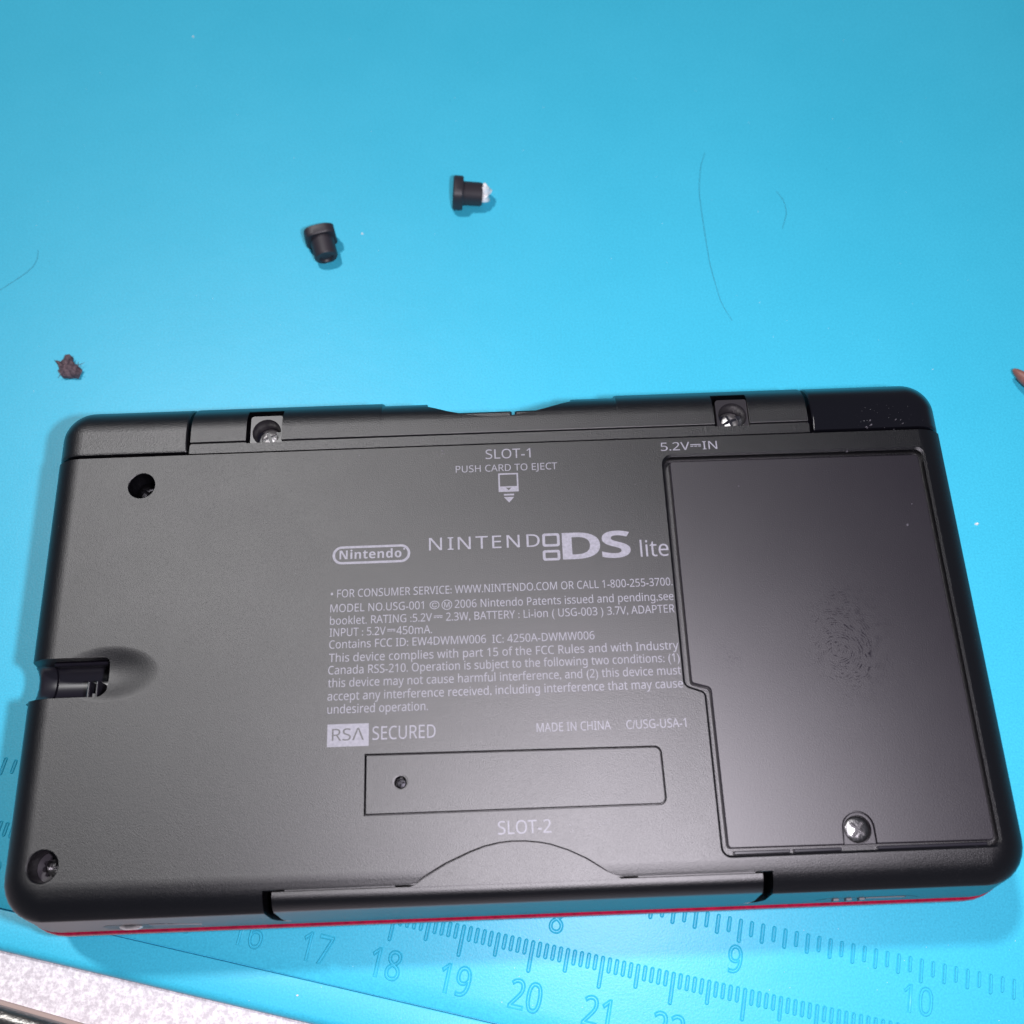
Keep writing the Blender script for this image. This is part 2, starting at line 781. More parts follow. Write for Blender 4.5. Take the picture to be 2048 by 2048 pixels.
def base_rings():
    rs = []
    for t in (0.0, 0.2, 0.4, 0.6, 0.8, 0.97):   # drafted wall
        z = 10.8 + (ZC - 10.8) * t
        rs.append(ring(66.9 - 2.1 * t, wall_y(z), 6.6 - 1.2 * t, z))
    for k in range(0, 11):                      # rounded shoulder up to the flat back
        p = math.radians(45) * (1 - k / 10)
        h, dr = math.sin(p) / math.sin(math.radians(45)), (1 - math.cos(p)) / (1 - math.cos(math.radians(45)))
        rs.append(ring(60.9 + 3.9 * h - (0.06 if k == 0 else 0), -(31.6 + 4.55 * h) + (0.06 if k == 0 else 0), 1.6 + 3.8 * h, ZF - 1.95 * dr))
    return rs


bm = bmesh.new()
loft(bm, base_rings())

REC = rounded([(23.5, 23.5, 1.3), (23.5, -9.75, 0.9), (26.15, -10.75, 0.9), (26.2, -31.45, 1.0),
               (61.1, -31.4, 1.0), (61.05, 23.35, 1.1)], 6)
PAN = rounded([(24.32, 22.75, 0.5), (24.3, -9.5, 0.5), (26.78, -10.25, 0.6), (26.83, -30.62, 0.5),
               (60.55, -30.82, 0.6), (60.35, 22.52, 0.6)], 6)
LAB_OUT = rounded([(-19.02, -17.28, 0), (-19.02, -24.95, 0), (19.62, -24.98, 0.9), (19.48, -17.62, 0.9)], 6)
LAB_IN = offset(LAB_OUT, -0.13)
ARC = [(-13.6, -33.44), (-12.5, -33.2), (-11.7, -32.65), (-8.8, -31.1), (-5.65, -29.8), (-3.8, -29.2), (-2.0, -28.86), (-0.3, -28.74),
       (1.3, -28.78), (3.0, -28.98), (4.5, -29.28), (6.7, -30.05), (8.9, -31.1), (11.5, -32.75), (12.6, -33.2), (13.6, -33.44)]
ARC_CUT = [(-13.6, -34.6)] + [(13.6, -34.6)] + ARC[::-1]

cuts = []


def flare(pts, z0, z1, d, zt=22.2):
    b = bmesh.new()
    loft(b, [[(x, y, z0) for x, y in pts], [(x, y, z1) for x, y in pts], [(x, y, ZF) for x, y in offset(pts, d)],
             [(x, y, zt) for x, y in offset(pts, d)]])
    return b


cuts.append(flare(REC, 19.9, 21.2, 0.34))
cuts.append(flare(LAB_OUT, 20.7, 21.43, 0.07))
cuts.append(flare(circle(-51.68, 21.85, 1.88), 13.5, 21.42, 0.10))
cuts.append(flare(circle(-59.33, -29.62, 1.93), 13.5, 21.35, 0.16))
cuts.append(nbm(lambda b: prism(b, circle(-14.42, -21.0, 0.86, 24), 19.2, 22)))
cuts.append(flare(ARC_CUT, 20.4, 21.38, 0.09))
# front opening for the cover
FRONT = [(x, z) for x, z in rounded([(-31.65, 23.5, 0), (-31.65, 12.85, 2.6), (32.15, 12.85, 2.6), (32.15, 23.5, 0)], 7)]
b = bmesh.new()
loft(b, [[(x, -33.45, z) for x, z in FRONT], [(x, -45, z) for x, z in FRONT]])
cuts.append(b)
# lanyard notch through the left side
NOTCH = rounded([(-75, -3.02, 0), (-75, -8.42, 0), (-53.72, -8.42, 1.3), (-53.72, -3.02, 0.7)], 6)
cuts.append(nbm(lambda b: prism(b, NOTCH, 13.8, 23)))
# finger scoop beside it
b = bmesh.new()
rings = []
for k in range(1, 15):
    r = k / 14
    z = ZF - 0.75 * (1 - r * r) ** 1.7 + (0.003 if k == 14 else 0)
    rings.append([(-53.6 + 7.0 * r * math.cos(2 * math.pi * j / 56), -5.35 + 3.9 * r * math.sin(2 * math.pi * j / 56), z) for j in range(56)])
rings.append([(x, y, 23.0) for x, y, z in rings[-1]])
loft(b, rings)
cuts.append(b)
bm = carve(bm, cuts)
shell = to_obj('base_shell', bm, M['shell'], con, 28, True)

# dished floor, bar and catch inside the lanyard notch
bm = bmesh.new()
prof = [(-8.40, 18.9), (-8.1, 17.6), (-7.5, 16.6), (-6.7, 16.0), (-5.7, 15.7), (-4.7, 15.7), (-3.9, 15.95), (-3.3, 16.5), (-3.04, 17.2),
        (-3.04, 13.9), (-8.40, 13.9)]
loft(bm, [[(x, y, z - dz) for y, z in prof] for x, dz in ((-66.0, 1.9), (-65.75, 0.9), (-65.3, 0.3), (-64.6, 0.0), (-62.9, 0.0))])
loft(bm, [[(x, y, z - 0.35) for y, z in prof[:9]] + [(x, -3.04, 13.85), (x, -8.4, 13.85)] for x in (-62.75, -53.8)])
box(bm, -57.3, -56.9, -8.3, -5.7, 15.9, 18.9, 0.12)
box(bm, -56.1, -55.75, -8.3, -5.7, 15.9, 19.0, 0.12)
box(bm, -56.8, -56.2, -8.3, -7.2, 15.9, 18.3, 0.12)
box(bm, -62.0, -54.0, -3.5, -3.05, 17.0, 19.2, 0.15)
to_obj('lanyard_bar', bm, M['gloss'], con, 40)


def screw(name, x, y, z, r, mat, parent, slots=3, rot=0.3, dome=0.25, depth=0.5):
    """pan head with radial slots cut as real recesses"""
    b = bmesh.new()
    rings = [[(px, py, z - 0.8) for px, py in circle(x, y, r, 28)], [(px, py, z - 0.05) for px, py in circle(x, y, r, 28)],
             [(px, py, z + 0.1) for px, py in circle(x, y, r * 0.9, 28)], [(px, py, z + 0.1 + dome * 0.7) for px, py in circle(x, y, r * 0.6, 28)],
             [(px, py, z + 0.1 + dome) for px, py in circle(x, y, r * 0.2, 28)]]
    loft(b, rings)
    cs = []
    for k in range(slots):
        a = rot + 2 * math.pi * k / slots
        c = bmesh.new()
        d = Vector((math.cos(a), math.sin(a)))
        n = Vector((-d.y, d.x))
        w = r * 0.16
        p = [Vector((x, y)) - d * r * 0.1 - n * w, Vector((x, y)) + d * r * 0.68 - n * w * 0.7, Vector((x, y)) + d * r * 0.68 + n * w * 0.7,
             Vector((x, y)) - d * r * 0.1 + n * w]
        prism(c, [tuple(q) for q in p], z - depth, z + 2)
        cs.append(c)
    b = carve(b, cs)
    return to_obj(name, b, mat, parent, 30)


screw('screw', -51.68, 21.85, 18.0, 1.75, M['dark_steel'], shell, 3, 0.5)
screw('screw', -59.2, -29.62, 17.4, 1.55, M['steel'], shell, 3, 1.1, 0.35)
# torn remains of the rubber plug round that screw
bm = bmesh.new()
pts_o, pts_i = [], []
for k in range(24):
    a = math.radians(40) + 1.62 * math.pi * k / 23
    ro = 1.9
    ri = 1.15 + 0.18 * math.sin(k * 1.7) + 0.12 * math.sin(k * 3.1)
    pts_o.append((-59.33 + ro * math.cos(a), -29.62 + ro * math.sin(a)))
    pts_i.append((-59.33 + ri * math.cos(a), -29.62 + ri * math.sin(a)))
prism(bm, pts_o + pts_i[::-1], 16.5, 18.4)
to_obj('plug_remnant', bm, M['rubber'], shell, 40)

# label panel in its shallow recess
bm = bmesh.new()
loft(bm, [[(x, y, 20.72) for x, y in LAB_IN], [(x, y, 21.36) for x, y in LAB_IN], [(x, y, 21.43) for x, y in offset(LAB_IN, -0.09)]])
dimp = bmesh.new()
bmesh.ops.create_uvsphere(dimp, u_segments=40, v_segments=24, radius=1.0)
for v in dimp.verts:
    v.co = Vector((-14.42 + 2.7 * v.co.x, -20.95 + 2.5 * v.co.y, 21.43 + 0.9 + 0.98 * v.co.z))
hole = nbm(lambda b: prism(b, circle(-14.42, -21.0, 0.82, 24), 20.0, 23))
bm = carve(bm, [dimp, hole])
panel = to_obj('label_panel', bm, M['shell'], con, 28, True)
screw('screw', -14.42, -21.0, 20.35, 0.62, M['dark_steel'], panel, 3, 0.2, 0.06, 0.3)

# slot cover at the near edge
bm = bmesh.new()
prof = [(-33.62, 12.9), (-33.62, 21.02), (-33.70, 21.10), (-34.02, 21.10)]
for k in range(1, 11):
    p = math.radians(45) * k / 10
    prof.append((-(34.02 + 2.03 * math.sin(p) / 0.7071), 21.10 - 1.6 * (1 - math.cos(p)) / 0.2929))
prof += [(-36.44, 17.0), (-36.81, 14.9), (-37.19, 12.8)]
loft(bm, [[(x, y, z) for y, z in prof] for x in (-31, 31.4)])
FR2 = rounded([(-30.45, 23.5, 0), (-30.45, 12.87, 2.2), (30.85, 12.87, 2.2), (30.85, 23.5, 0)], 7)
cut = bmesh.new()
loft(cut, [[(x, -30, z) for x, z in FR2], [(x, -45, z) for x, z in FR2]])
bm = carve(bm, [cut], 'INTERSECT')
arc_in = [(-13.2, -33.72)] + [(13.2, -33.72)] + [(x * 0.985, y - 0.13) for x, y in ARC[1:-1][::-1]]
prism(bm, arc_in, 20.5, 21.40)
box(bm, -28.9, -15.1, -33.60, -33.46, 20.5, 21.05)
box(bm, 15.3, 30.0, -33.60, -33.47, 20.5, 20.85)
to_obj('slot_cover', bm, M['shell'], con, 28, True)

# battery cover, its screw and clips
bm = bmesh.new()
loft(bm, [[(x, y, 19.95) for x, y in PAN], [(x, y, 21.22) for x, y in PAN], [(x, y, 21.34) for x, y in offset(PAN, -0.14)]])
TABO = [(41.30, -32)] + [(45.72, -32)] + [(45.66, -28.7)] + [(43.57 + 2.08 * math.cos(t), -28.72 + 2.05 * math.sin(t)) for t in
                                                          [math.pi * k / 16 for k in range(1, 16)]] + [(41.49, -28.7)]
cut = bmesh.new()
prism(cut, TABO, 20.6, 23)
bm = carve(bm, [cut])
cover = to_obj('battery_cover', bm, M['cover'], con, 28, True)
TABI = offset(TABO, -0.16)
TABI[0] = (41.46, -30.75)
TABI[1] = (45.58, -30.75)
bm = bmesh.new()
loft(bm, [[(x, y, 20.62) for x, y in TABI], [(x, y, 21.22) for x, y in TABI], [(x, y, 21.28) for x, y in offset(TABI, -0.08)]])
cut = nbm(lambda b: prism(b, circle(43.48, -28.9, 1.74, 36), 20.0, 23))
bm = carve(bm, [cut])
to_obj('screw_tab', bm, M['cover'], cover, 28, True)
screw('screw', 43.48, -28.9, 20.95, 1.66, M['steel'], cover, 4, 0.85, 0.22, 0.5)
for x0, x1, z in ((27.6, 34.7, 20.95), (35.2, 41.2, 20.9), (45.9, 59.8, 20.6)):
    bm = bmesh.new()
    box(bm, x0, x1, -31.38, -30.98, 19.95, z, 0.08)
    to_obj('cover_clip', bm, M['gloss'], cover, 30)

# ------------------------------------------------------------------ hinge
def section(dy=0.0, dz=0.0):
    p = [(26.58, 9.6), (26.58, 21.38 + dz), (26.64, 21.45 + dz), (28.02, 21.45 + dz), (28.18, 21.02 + dz), (28.36, 21.02 + dz),
         (28.50, 21.36 + dz), (28.58, 21.40 + dz)]
    for k in range(0, 15):
        a = math.pi / 2 * (1 - k / 14)
        p.append((30.4 + dy * 0.3 + (6.0 - dy * 0.0 + dy * 0.7) * math.cos(a), 14.0 + (7.38 + dz) * math.sin(a)))
    p.append((36.4 + dy, 9.6))
    return p


bm = bmesh.new()
xs = [(-45.25, 0), (-17.75, 0), (-17.45, -0.12), (-17.3, -0.45), (17.3, -0.45), (17.45, -0.12), (17.75, 0), (45.25, 0)]
loft(bm, [[(x, y, z) for y, z in section(dy)] for x, dy in xs])
cuts = []
SC = [(-10.75, 33.80), (-10.3, 33.62), (-9.0, 33.0), (-7.7, 32.42), (-5.5, 31.75), (-3.2, 31.25), (-0.8, 31.05), (1.6, 31.13), (3.8, 31.50), (5.6, 31.95),
      (6.9, 32.38), (8.6, 33.05), (10.2, 33.72), (10.8, 33.90)]
cuts.append(nbm(lambda b: prism(b, SC + [(11.6, 45), (-11.6, 45)], 8.0, 24)))
for cx in (-34.42, 34.28):
    cuts.append(nbm(lambda b: prism(b, [(cx - 2.75, 28.2), (cx + 2.45, 28.2), (cx + 2.45, 33.75), (cx - 2.75, 33.75)], 16.4, 24)))
bm = carve(bm, cuts)
hinge = to_obj('hinge_bar', bm, M['hinge'], con, 28, True)

for cx in (-34.42, 34.28):
    # plate with the open screw hole
    bm = bmesh.new()
    prism(bm, rounded([(cx - 2.25, 28.22, 0.1), (cx + 2.38, 28.22, 0.1), (cx + 2.38, 32.65, 0.3), (cx - 2.25, 32.65, 0.5)], 4), 16.3, 20.75)
    cut = bmesh.new()
    n = 40
    c0 = (cx + 0.12, 30.0)
    loft(cut, [[(px, py, 14.0) for px, py in circle(c0[0], c0[1], 1.75, n)], [(px, py, 19.6) for px, py in circle(c0[0], c0[1], 1.86, n)],
               [(px, py, 20.55) for px, py in circle(c0[0], c0[1], 2.0, n)], [(px, py, 20.8) for px, py in circle(c0[0], c0[1], 2.12, n)],
               [(px, py, 23) for px, py in circle(c0[0], c0[1], 2.12, n)]])
    bm = carve(bm, [cut])
    pl = to_obj('screw_plate', bm, M['well'], hinge, 30)
    o = screw('screw', c0[0], c0[1], 18.3, 1.7, M['bright'], hinge, 4, 0.4, 0.5, 0.6)
# cartridge slot filler showing in the notch
for x0, x1 in ((-9.0, 1.85), (2.30, 9.0)):
    bm = bmesh.new()
    pr = [(28.7, 10), (32.5, 10), (32.5, 19.7), (32.36, 20.15), (32.05, 20.35), (28.7, 20.45)]
    e = 0.25
    loft(bm, [[(x0, y, z - 0.0 if z < 12 else z - 0.2) for y, z in pr], [(x0 + e, y, z) for y, z in pr], [(x1 - e, y, z) for y, z in pr],
              [(x1, y, z if z < 12 else z - 0.2) for y, z in pr]])
    to_obj('card_slot_filler', bm, M['hinge'], con, 30)


def barrel(sign, mat, x0, x1, top, label=None):
    """rounded end block of the lid's hinge"""
    rings = []
    cy, cz = 30.6, 14.0
    base = [(27.0, 9.6), (27.0, top - 0.5), (27.18, top - 0.15), (27.6, top)]
    for k in range(0, 17):
        a = math.pi / 2 * (1 - k / 16)
        base.append((30.6 + 5.8 * math.cos(a), 14.0 + (top - 14.0) * math.sin(a)))
    base.append((36.4, 9.6))

    def at(x, ins):
        out = []
        for y, z in base:
            fy = 1 - ins / 5.8 if y > cy else 1.0
            fz = 1 - ins / 7.4 if z > cz else 1.0
            out.append((x, cy + (y - cy) * fy, cz + (z - cz) * fz))
        return out
    rings.append(at(sign * x0, 0.18))
    rings.append(at(sign * (x0 + 0.2), 0.0))
    R = 4.6
    for k in range(0, 13):
        a = math.pi / 2 * k / 12
        rings.append(at(sign * (x1 - R + R * math.sin(a)), min(3.9, R * (1 - math.cos(a)))))
    b = bmesh.new()
    loft(b, rings)
    return to_obj('hinge_barrel', b, mat, con, 40, True)


barrel(-1, M['hinge'], 45.85, 65.5, 21.15)
o = barrel(1, M['worn'], 46.0, 65.5, 21.1)
o['label'] = 'shiny worn hinge end'
bm = bmesh.new()
box(bm, -64, 64, 25.9, 31.0, 7.5, 18.6)  # added black box, keeps light and the mat from showing through hinge gaps
to_obj('hinge_gap_blocker', bm, M['pit'], con)

# ------------------------------------------------------------------ lid underneath
bm = bmesh.new()
rs = []
for d, z in ((9.0, 0.02), (6.0, 0.4), (3.4, 1.8), (1.9, 4.0), (0.9, 6.6), (0.35, 8.4), (0.06, 9.1), (0.0, 9.5), (0.07, 9.95), (0.30, 10.3), (0.9, 10.5), (2.2, 10.55)):
    rs.append(ring(67.2 - d, -38.0 + d, max(1.5, 7.4 - d * 0.5), z, 36.6 - d * 0.4))
loft(bm, rs)
to_obj('lid', bm, M['red'], con, 40)

# headphone socket and switch on the near wall
def on_wall(name, outline_xz, proud, mat, parent, depth=0.4):
    b = bmesh.new()
    A = [(x, wall_y(z) + depth, z) for x, z in outline_xz]
    B = [(x, wall_y(z) - proud, z) for x, z in outline_xz]
    loft(b, [A, B])
    return to_obj(name, b, mat, parent, 35)


def ell(cx, cz, a, b_, n=24):
    return [(cx + a * math.cos(2 * math.pi * k / n), cz + b_ * math.sin(2 * math.pi * k / n)) for k in range(n)]


jack = on_wall('headphone_socket', rounded([(-53.6, 12.2, 1.2), (-44.4, 12.2, 1.2), (-44.4, 15.2, 1.2), (-53.6, 15.2, 1.2)], 5), 0.03, M['pit'], con)
bm = bmesh.new()
loft(bm, [[(x, wall_y(13.5) + 0.1, z) for x, z in ell(-50.2, 13.5, 1.6, 1.1)], [(x, wall_y(13.5) - 0.20, z) for x, z in ell(-50.2, 13.5, 1.4, 0.9)],
          [(x, wall_y(13.5) - 0.38, z) for x, z in ell(-50.2, 13.5, 0.8, 0.5)]])
to_obj('socket_ring', bm, M['bright'], jack)
on_wall('socket_plate', [(-47.4, 12.4), (-42.0, 12.6), (-41.0, 13.7), (-47.4, 15.0)], 0.10, M['slider'], jack)
sw = on_wall('power_switch', [(39.2, 13.1), (40.3, 12.5), (51.2, 12.6), (52.6, 13.1), (51.2, 14.2), (40.3, 14.2)], 0.03, M['gloss'], con)
for x in (41.6, 43.3, 45.0):
    on_wall('switch_ridge', [(x - 0.32, 12.8), (x + 0.36, 12.8), (x + 0.36, 13.9), (x - 0.32, 13.9)], 0.28, M['slider'], sw)
on_wall('switch_knob', [(45.5, 12.85), (50.6, 12.85), (50.9, 13.5), (50.6, 13.95), (45.5, 13.95)], 0.12, M['slider'], sw)

# ------------------------------------------------------------------ print on the back
ZP = ZF + 0.012


def write(s, x0, x1, y, cap, bold=False, space=1.0, z=ZP, mat='ink', letters=False):
    b = text_bm(sans(s, bold), space)
    lo = min(v.co.x for v in b.verts)
    hi = max(v.co.x for v in b.verts)
    ky = cap / CAP
    kx = (x1 - x0) / (hi - lo)
    for v in b.verts:
        v.co = Vector((x0 + (v.co.x - lo) * kx, y + v.co.y * ky, z))
    if not letters:
        o = to_obj('printed_text', b, M[mat], shell)
        o['kind'] = 'stuff'
        return
    # large lettering: one object for each character (islands that overlap in x belong together)
    bmesh.ops.remove_doubles(b, verts=b.verts[:], dist=0.0005)
    todo, isl = set(b.faces), []
    while todo:
        st = [todo.pop()]
        grp = list(st)
        while st:
            f = st.pop()
            for e in f.edges:
                for g2 in e.link_faces:
                    if g2 in todo:
                        todo.discard(g2)
                        st.append(g2)
                        grp.append(g2)
        xs = [v.co.x for f in grp for v in f.verts]
        isl.append([min(xs), max(xs), grp])
    isl.sort(key=lambda q: q[0])
    merged = []
    for q in isl:
        if merged and q[0] < merged[-1][1] - 0.25 * min(q[1] - q[0], merged[-1][1] - merged[-1][0]):
            merged[-1][1] = max(q[1], merged[-1][1])
            merged[-1][2] += q[2]
        else:
            merged.append(q)
    for q in merged:
        nb = bmesh.new()
        mp = {}
        for f in q[2]:
            for v in f.verts:
                if v not in mp:
                    mp[v] = nb.verts.new(v.co)
            nb.faces.new([mp[v] for v in f.verts])
        to_obj('printed_letter', nb, M[mat], shell)
    b.free()


def px(x):                                       # across one printed line
    return -24.07 + (x - 145) * 0.028245


write('SLOT-1', -2.20, 4.32, 24.12, 1.48, letters=True)
write('PUSH CARD TO EJECT', -6.56, 8.07, 22.13, 1.05, letters=True)
write('5.2V⎓IN', 23.25, 31.45, 24.42, 1.28, letters=True)
write('• FOR CONSUMER SERVICE: WWW.NINTENDO.COM OR CALL 1-800-255-3700.', -24.07, 23.03, 4.07, 1.12)
write('MODEL NO.USG-001', -24.07, px(598), 1.99, 1.12)
write('©', px(626), px(674), 1.92, 1.16)
write('2006 Nintendo Patents issued and pending,see', px(748), 23.0, 1.98, 1.12)
write('booklet. RATING :5.2V', -24.07, px(637), 0.24, 1.12)
write('⎓', px(646), px(688), 0.24, 1.12)
write('2.3W, BATTERY : Li-ion ( USG-003 ) 3.7V, ADAPTER', px(705), 22.97, 0.22, 1.12)
write('INPUT : 5.2V', -24.07, px(414), -1.41, 1.12)
write('⎓', px(422), px(460), -1.41, 1.12)
write('450mA.', px(466), px(637), -1.44, 1.12)
write('Contains FCC ID: EW4DWMW006', -24.08, px(895), -3.07, 1.12)
write('IC: 4250A-DWMW006', px(925), 11.8, -3.12, 1.12)
write('This device complies with part 15 of the FCC Rules and with Industry', -24.07, 23.02, -4.92, 1.14)
write('Canada RSS-210. Operation is subject to the following two conditions: (1)', -24.12, 23.02, -6.6, 1.14)
write('this device may not cause harmful interference, and (2) this device must', -24.1, 23.04, -8.33, 1.14)
write('accept any interference received, including interference that may cause', -24.12, 23.12, -10.1, 1.14)
write('undesired operation.', -24.08, -10.81, -11.84, 1.14)
write('SECURED', -18.1, -9.83, -15.46, 1.72, letters=True)
write('MADE IN CHINA', 3.42, 13.15, -15.25, 1.14, letters=True)
write('C/USG-USA-1', 15.2, 23.05, -15.29, 1.14, letters=True)
write('SLOT-2', -2.05, 4.7, -27.88, 1.62, letters=True)


def flat(polys, holes=(), z=ZP, name='printed_mark', mat='ink'):
    """polys: list of outlines; an outline with a hole is given as (outer, inner) with equal point counts"""
    b = bmesh.new()
    for p in polys:
        if isinstance(p, tuple) and isinstance(p[0], list):
            o, i = p
            A = [b.verts.new((x, y, z)) for x, y in o]
            B = [b.verts.new((x, y, z)) for x, y in i]
            n = len(A)
            for k in range(n):
                b.faces.new((A[k], A[(k + 1) % n], B[(k + 1) % n], B[k]))
        else:
            b.faces.new([b.verts.new((x, y, z)) for x, y in p])
    return to_obj(name, b, M[mat], shell)


def rr(x0, y0, x1, y1, r, seg=5):
    return rounded([(x0, y0, r), (x1, y0, r), (x1, y1, r), (x0, y1, r)], seg)


# circled M
flat([(circle(px(710), 2.47, 0.72, 28), circle(px(710), 2.47, 0.62, 28))])
write('M', px(710) - 0.36, px(710) + 0.36, 2.08, 0.78)
# capsule logo
flat([(rr(-23.98, 8.85, -13.12, 11.5, 1.32, 8), rr(-23.62, 9.19, -13.48, 11.16, 0.98, 8))])
write('Nintendo', -23.0, -14.35, 9.6, 1.28, True, 1.06, letters=True)
flat([circle(-13.98, 10.82, 0.14, 10)])
# wide wordmark, the two screens, big letters
write('NINTEND', -10.5, 5.02, 10.42, 1.86, False, 1.14, letters=True)
flat([(rr(5.40, 10.36, 7.83, 12.32, 0.35), rr(5.78, 10.72, 7.45, 11.96, 0.12)),
      (rr(5.36, 8.30, 7.80, 9.84, 0.35), rr(5.74, 8.66, 7.42, 9.48, 0.12))])
write('D', 8.15, 13.45, 8.38, 3.92, True, letters=True)
write('S', 13.66, 17.66, 8.40, 3.92, True, letters=True)
write('lite', 19.0, 22.95, 8.38, 2.35, letters=True)
# secured badge
flat([[(-24.01, -16.18), (-18.57, -16.2), (-18.58, -13.27), (-24.01, -13.25)]])
write('RSΛ', -23.4, -19.2, -15.4, 1.55, z=ZP + 0.012, mat='shell', letters=True)
# card symbol
x0, x1, yt, ybm = -0.48, 2.38, 21.76, 18.88
flat([(rr(x0, ybm, x1, yt, 0.02, 1), rr(x0 + 0.22, 19.72, x1 - 0.22, yt - 0.22, 0.02, 1)),
      [(0.24, 18.30), (1.70, 18.30), (1.70, 18.55), (0.24, 18.55)],
      [(0.24, 18.06), (0.96, 17.22), (1.70, 18.06)]])
flat([[(0.55, 19.50), (0.96, 19.12), (1.38, 19.50)]], z=ZP + 0.012, mat='shell')

# small chips and nicks at the edge of the shell
for (cx, cy, r, n_) in ((-8.0, 25.5, 0.55, 5), (-8.9, 25.0, 0.3, 3), (-20.5, 25.3, 0.25, 2), (33.9, 18.6, 0.12, 2), (57.0, 11.7, 0.16, 2), (58.0, 14.85, 0.16, 1), (9.5, -27.6, 0.6, 5), (54.5, 27.45, 0.9, 5), (58.5, 27.4, 1.2, 4), (50.5, 23.75, 0.8, 4), (11.5, -26.9, 0.7, 9), (7.0, -27.4, 0.5, 6)):
    b = bmesh.new()
    for k in range(n_):
        x, y = cx + random.uniform(-r, r), cy + random.uniform(-r, r)
        s = random.uniform(0.10, 0.24)
        a = random.uniform(0, 3.1)
        zt = ZF - (0.1 if (x > 25) else 0)
        pts = [(x + s * math.cos(a + t) * random.uniform(.5, 1.3), y + s * 0.5 * math.sin(a + t) * random.uniform(.6, 1.3)) for t in (0, 1.3, 2.5, 3.8, 5.0)]
        loft(b, [[(q[0], q[1], zt - 0.2) for q in pts], [(x + (q[0] - x) * .6, y + (q[1] - y) * .6, zt + 0.07) for q in pts]])
    to_obj('plastic_burr', b, M['slider'], shell)

# ------------------------------------------------------------------ small things on the mat
def plug(name, label, loc, yaw, pitch, rollhead, glue=False):
    """soft screw-hole plug: flat D-shaped head on a round stem, its axis along +x"""
    t = thing(name, label, 'plug', loc, 'rubber screw plugs')
    t.rotation_euler = (0, pitch, yaw)
    H = []
    for k in range(36):
        a = 2 * math.pi * k / 36
        ca, sa = math.cos(a), math.sin(a)
        ex = 0.62 if rollhead else 0.85
        y, z = 2.95 * math.copysign(abs(ca) ** ex, ca), 2.95 * math.copysign(abs(sa) ** ex, sa)
        y += 0.06 * math.sin(5 * a)
        z = max(-2.35, z)
        if rollhead:
            y = min(2.7, y)
        H.append((y, z))
    b = bmesh.new()
    loft(b, [[(-0.2, y * .9, z * .9) for y, z in H], [(0.05, y, z) for y, z in H], [(1.45, y, z) for y, z in H], [(1.7, y * .93, z * .93) for y, z in H]])
    to_obj('head', b, M['rubber'], t, 40)
    b = bmesh.new()
    C = circle(0, 0, 1.0, 28)
    loft(b, [[(x, y * r, z * r) for y, z in C] for x, r in ((1.6, 2.25), (1.75, 2.15), (4.9, 2.12), (5.2, 1.95), (5.25, 1.3), (4.9, 1.1))])
    to_obj('stem', b, M['rubber'], t, 40)
    if glue:
        b = bmesh.new()
        bmesh.ops.create_icosphere(b, subdivisions=3, radius=1.0)
        for v in b.verts:
            c = v.co
            w = 1 + 0.30 * math.sin(c.y * 5 + c.z * 3) + 0.22 * math.sin(c.z * 9 + c.y * 4)
            v.co = Vector((5.6 + 1.05 * c.x * w, 0.25 + 1.9 * c.y * (0.8 + 0.2 * w), 0.2 + 1.4 * c.z * w))
        to_obj('glue_blob', b, M['glue'], t, 60)
    return t


plug('rubber_plug', 'black rubber plug with a clear glue blob on its stem end', (-6.9, 86.6, 2.35), math.radians(-3), math.radians(5), False, True)
plug('rubber_plug', 'plain black rubber plug with its stem pointing at the console', (-31.3, 78.7, 2.35), math.radians(-76), math.radians(6), True, False)

# scrap of brown fluff
t = thing('fluff_scrap', 'ragged brown scrap of fluff on the mat above the left hinge end', 'debris', (-74.3, 53.6, 0))
out = [(-2.9, 1.75), (-1.9, 1.25), (-1.5, 1.0), (-0.9, 1.6), (-0.75, 2.5), (-0.2, 2.75), (0.25, 2.5), (0.3, 1.6), (0.9, 0.6), (1.6, 0.3), (2.3, -0.3), (2.15, -1.1),
       (1.9, -1.9), (0.4, -1.9), (-1.0, -1.8), (-1.7, -0.7), (-1.75, 0.1), (-2.1, 0.9)]
b = bmesh.new()
rings = []
for s, z in ((0.9, 0.02), (1.0, 0.5), (0.93, 0.9), (0.6, 1.35), (0.25, 1.5)):
    rings.append([(x * s + random.uniform(-.12, .12), y * s + random.uniform(-.12, .12), z + (random.uniform(-.35, .35) if z > .3 else 0)) for x, y in out])
loft(b, rings)
to_obj('scrap_body', b, M['crumb'], t, 20)
for k in range(34):
    b = bmesh.new()
    a = random.uniform(0, 6.28)
    p0 = Vector((random.uniform(-1.3, 1.6), random.uniform(-1.4, 1.2), random.uniform(0.5, 1.4)))
    p1 = p0 + Vector((math.cos(a), math.sin(a), -0.2)) * random.uniform(0.6, 1.4)
    d = (p1 - p0).normalized().cross(Vector((0, 0, 1))) * 0.055
    loft(b, [[p0 + d, p0 + Vector((0, 0, .12)), p0 - d], [p1 + d * .4, p1 + Vector((0, 0, .05)), p1 - d * .4]])
    to_obj('fibre', b, M['crumb'], t)

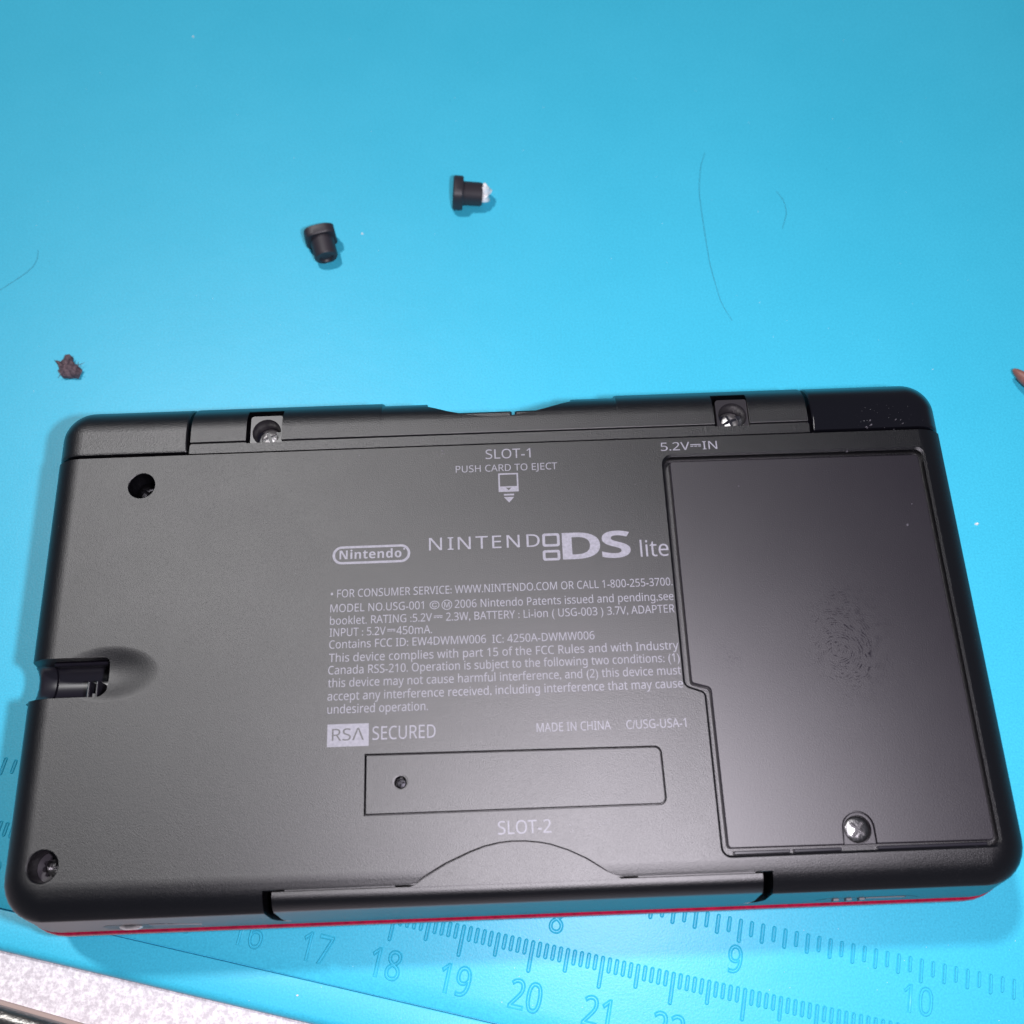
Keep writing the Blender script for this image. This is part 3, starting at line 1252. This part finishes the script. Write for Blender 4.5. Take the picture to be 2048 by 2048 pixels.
# tip of a wooden stick at the right edge
t = thing('wooden_stick', 'pointed tip of a reddish wooden stick at the right edge', 'stick', (87.9, 46.0, 0))
dv = Vector((1.0, -1.25, 0.10)).normalized()
sv = dv.cross(Vector((0, 0, 1))).normalized()
up = sv.cross(dv)
b = bmesh.new()
rings = []
for s, r in ((0.0, 0.25), (0.5, 0.55), (1.8, 0.95), (3.2, 1.1), (9.0, 1.15), (30.0, 1.15), (60.0, 1.15)):
    c = Vector((0, 0, 2.2)) + dv * s
    rings.append([tuple(c + sv * (r * math.cos(2 * math.pi * k / 14)) + up * (r * math.sin(2 * math.pi * k / 14))) for k in range(14)])
loft(b, rings)
to_obj('stick_shaft', b, M['wood'], t, 50)


def strand(label, pts, r):
    P = [Vector((x, y, 0.0)) for x, y in pts]
    q = []
    for i in range(len(P) - 1):
        p = [P[max(0, min(len(P) - 1, i + k))] for k in (-1, 0, 1, 2)]
        for tt in range(6):
            s = tt / 6
            q.append(0.5 * ((2 * p[1]) + (p[2] - p[0]) * s + (2 * p[0] - 5 * p[1] + 4 * p[2] - p[3]) * s * s + (3 * p[1] - p[0] - 3 * p[2] + p[3]) * s ** 3))
    q.append(P[-1])
    b = bmesh.new()
    rings = []
    for i, c in enumerate(q):
        d = (q[min(i + 1, len(q) - 1)] - q[max(i - 1, 0)]).normalized()
        n_ = Vector((-d.y, d.x, 0))
        rad = r * (0.5 + 0.5 * math.sin(math.pi * min(1, max(0, (i + 1) / (len(q) + 1)))))
        rings.append([(c.x + n_.x * rad * math.cos(a), c.y + n_.y * rad * math.cos(a), r + 0.01 + rad * math.sin(a)) for a in (0, 1.05, 2.1, 3.14, 4.19, 5.24)])
    loft(b, rings)
    o = to_obj('hair_strand', b, M['hair'], None, 80)
    tag(o, label, 'hair')


strand('long thin curved hair on the upper right of the blue mat', [(40.71, 95.70), (39.57, 92.21), (38.79, 87.14), (38.72, 82.93), (38.83, 76.72), (39.06, 70.90), (39.56, 66.67), (40.25, 62.50), (41.70, 58.84)], 0.042)
strand('short hooked hair to the right of the long hair', [(53.11, 86.29), (54.14, 84.13), (54.33, 81.50), (53.91, 79.96), (53.10, 77.93)], 0.036)
strand('faint curved hair at the left edge of the mat', [(-83.18, 78.9), (-83.17, 76.6), (-84.45, 74.2), (-88.96, 70.4)], 0.03)

# specks of dust
b = bmesh.new()
spots = [(77.1, 19.1, 0.42), (-24.0, 79.95, 0.28), (-58.6, 128.7, 0.3), (24.1, -56.1, 0.3), (-31, -46.8, .22), (3.0, -38.9 - 2.0, .12)]
for k in range(70):
    spots.append((random.uniform(-85, 95), random.uniform(40, 130), random.uniform(0.04, 0.10)))
for k in range(50):
    spots.append((random.uniform(-50, 72), random.uniform(-57, -40), random.uniform(0.04, 0.10)))
for x, y, r in spots:
    a = random.uniform(0, 3)
    pts = [(x + r * math.cos(a + t) * random.uniform(.5, 1.2), y + r * .7 * math.sin(a + t) * random.uniform(.6, 1.2)) for t in (0, 1.2, 2.4, 3.7, 5.1)]
    loft(b, [[(q[0], q[1], 0.005) for q in pts], [(x + (q[0] - x) * .5, y + (q[1] - y) * .5, r * .7) for q in pts]])
dust = to_obj('dust_specks', b, M['dust'])
dust['kind'] = 'stuff'
dust['label'] = 'tiny white dust specks scattered over the blue mat'
dust['category'] = 'dust'
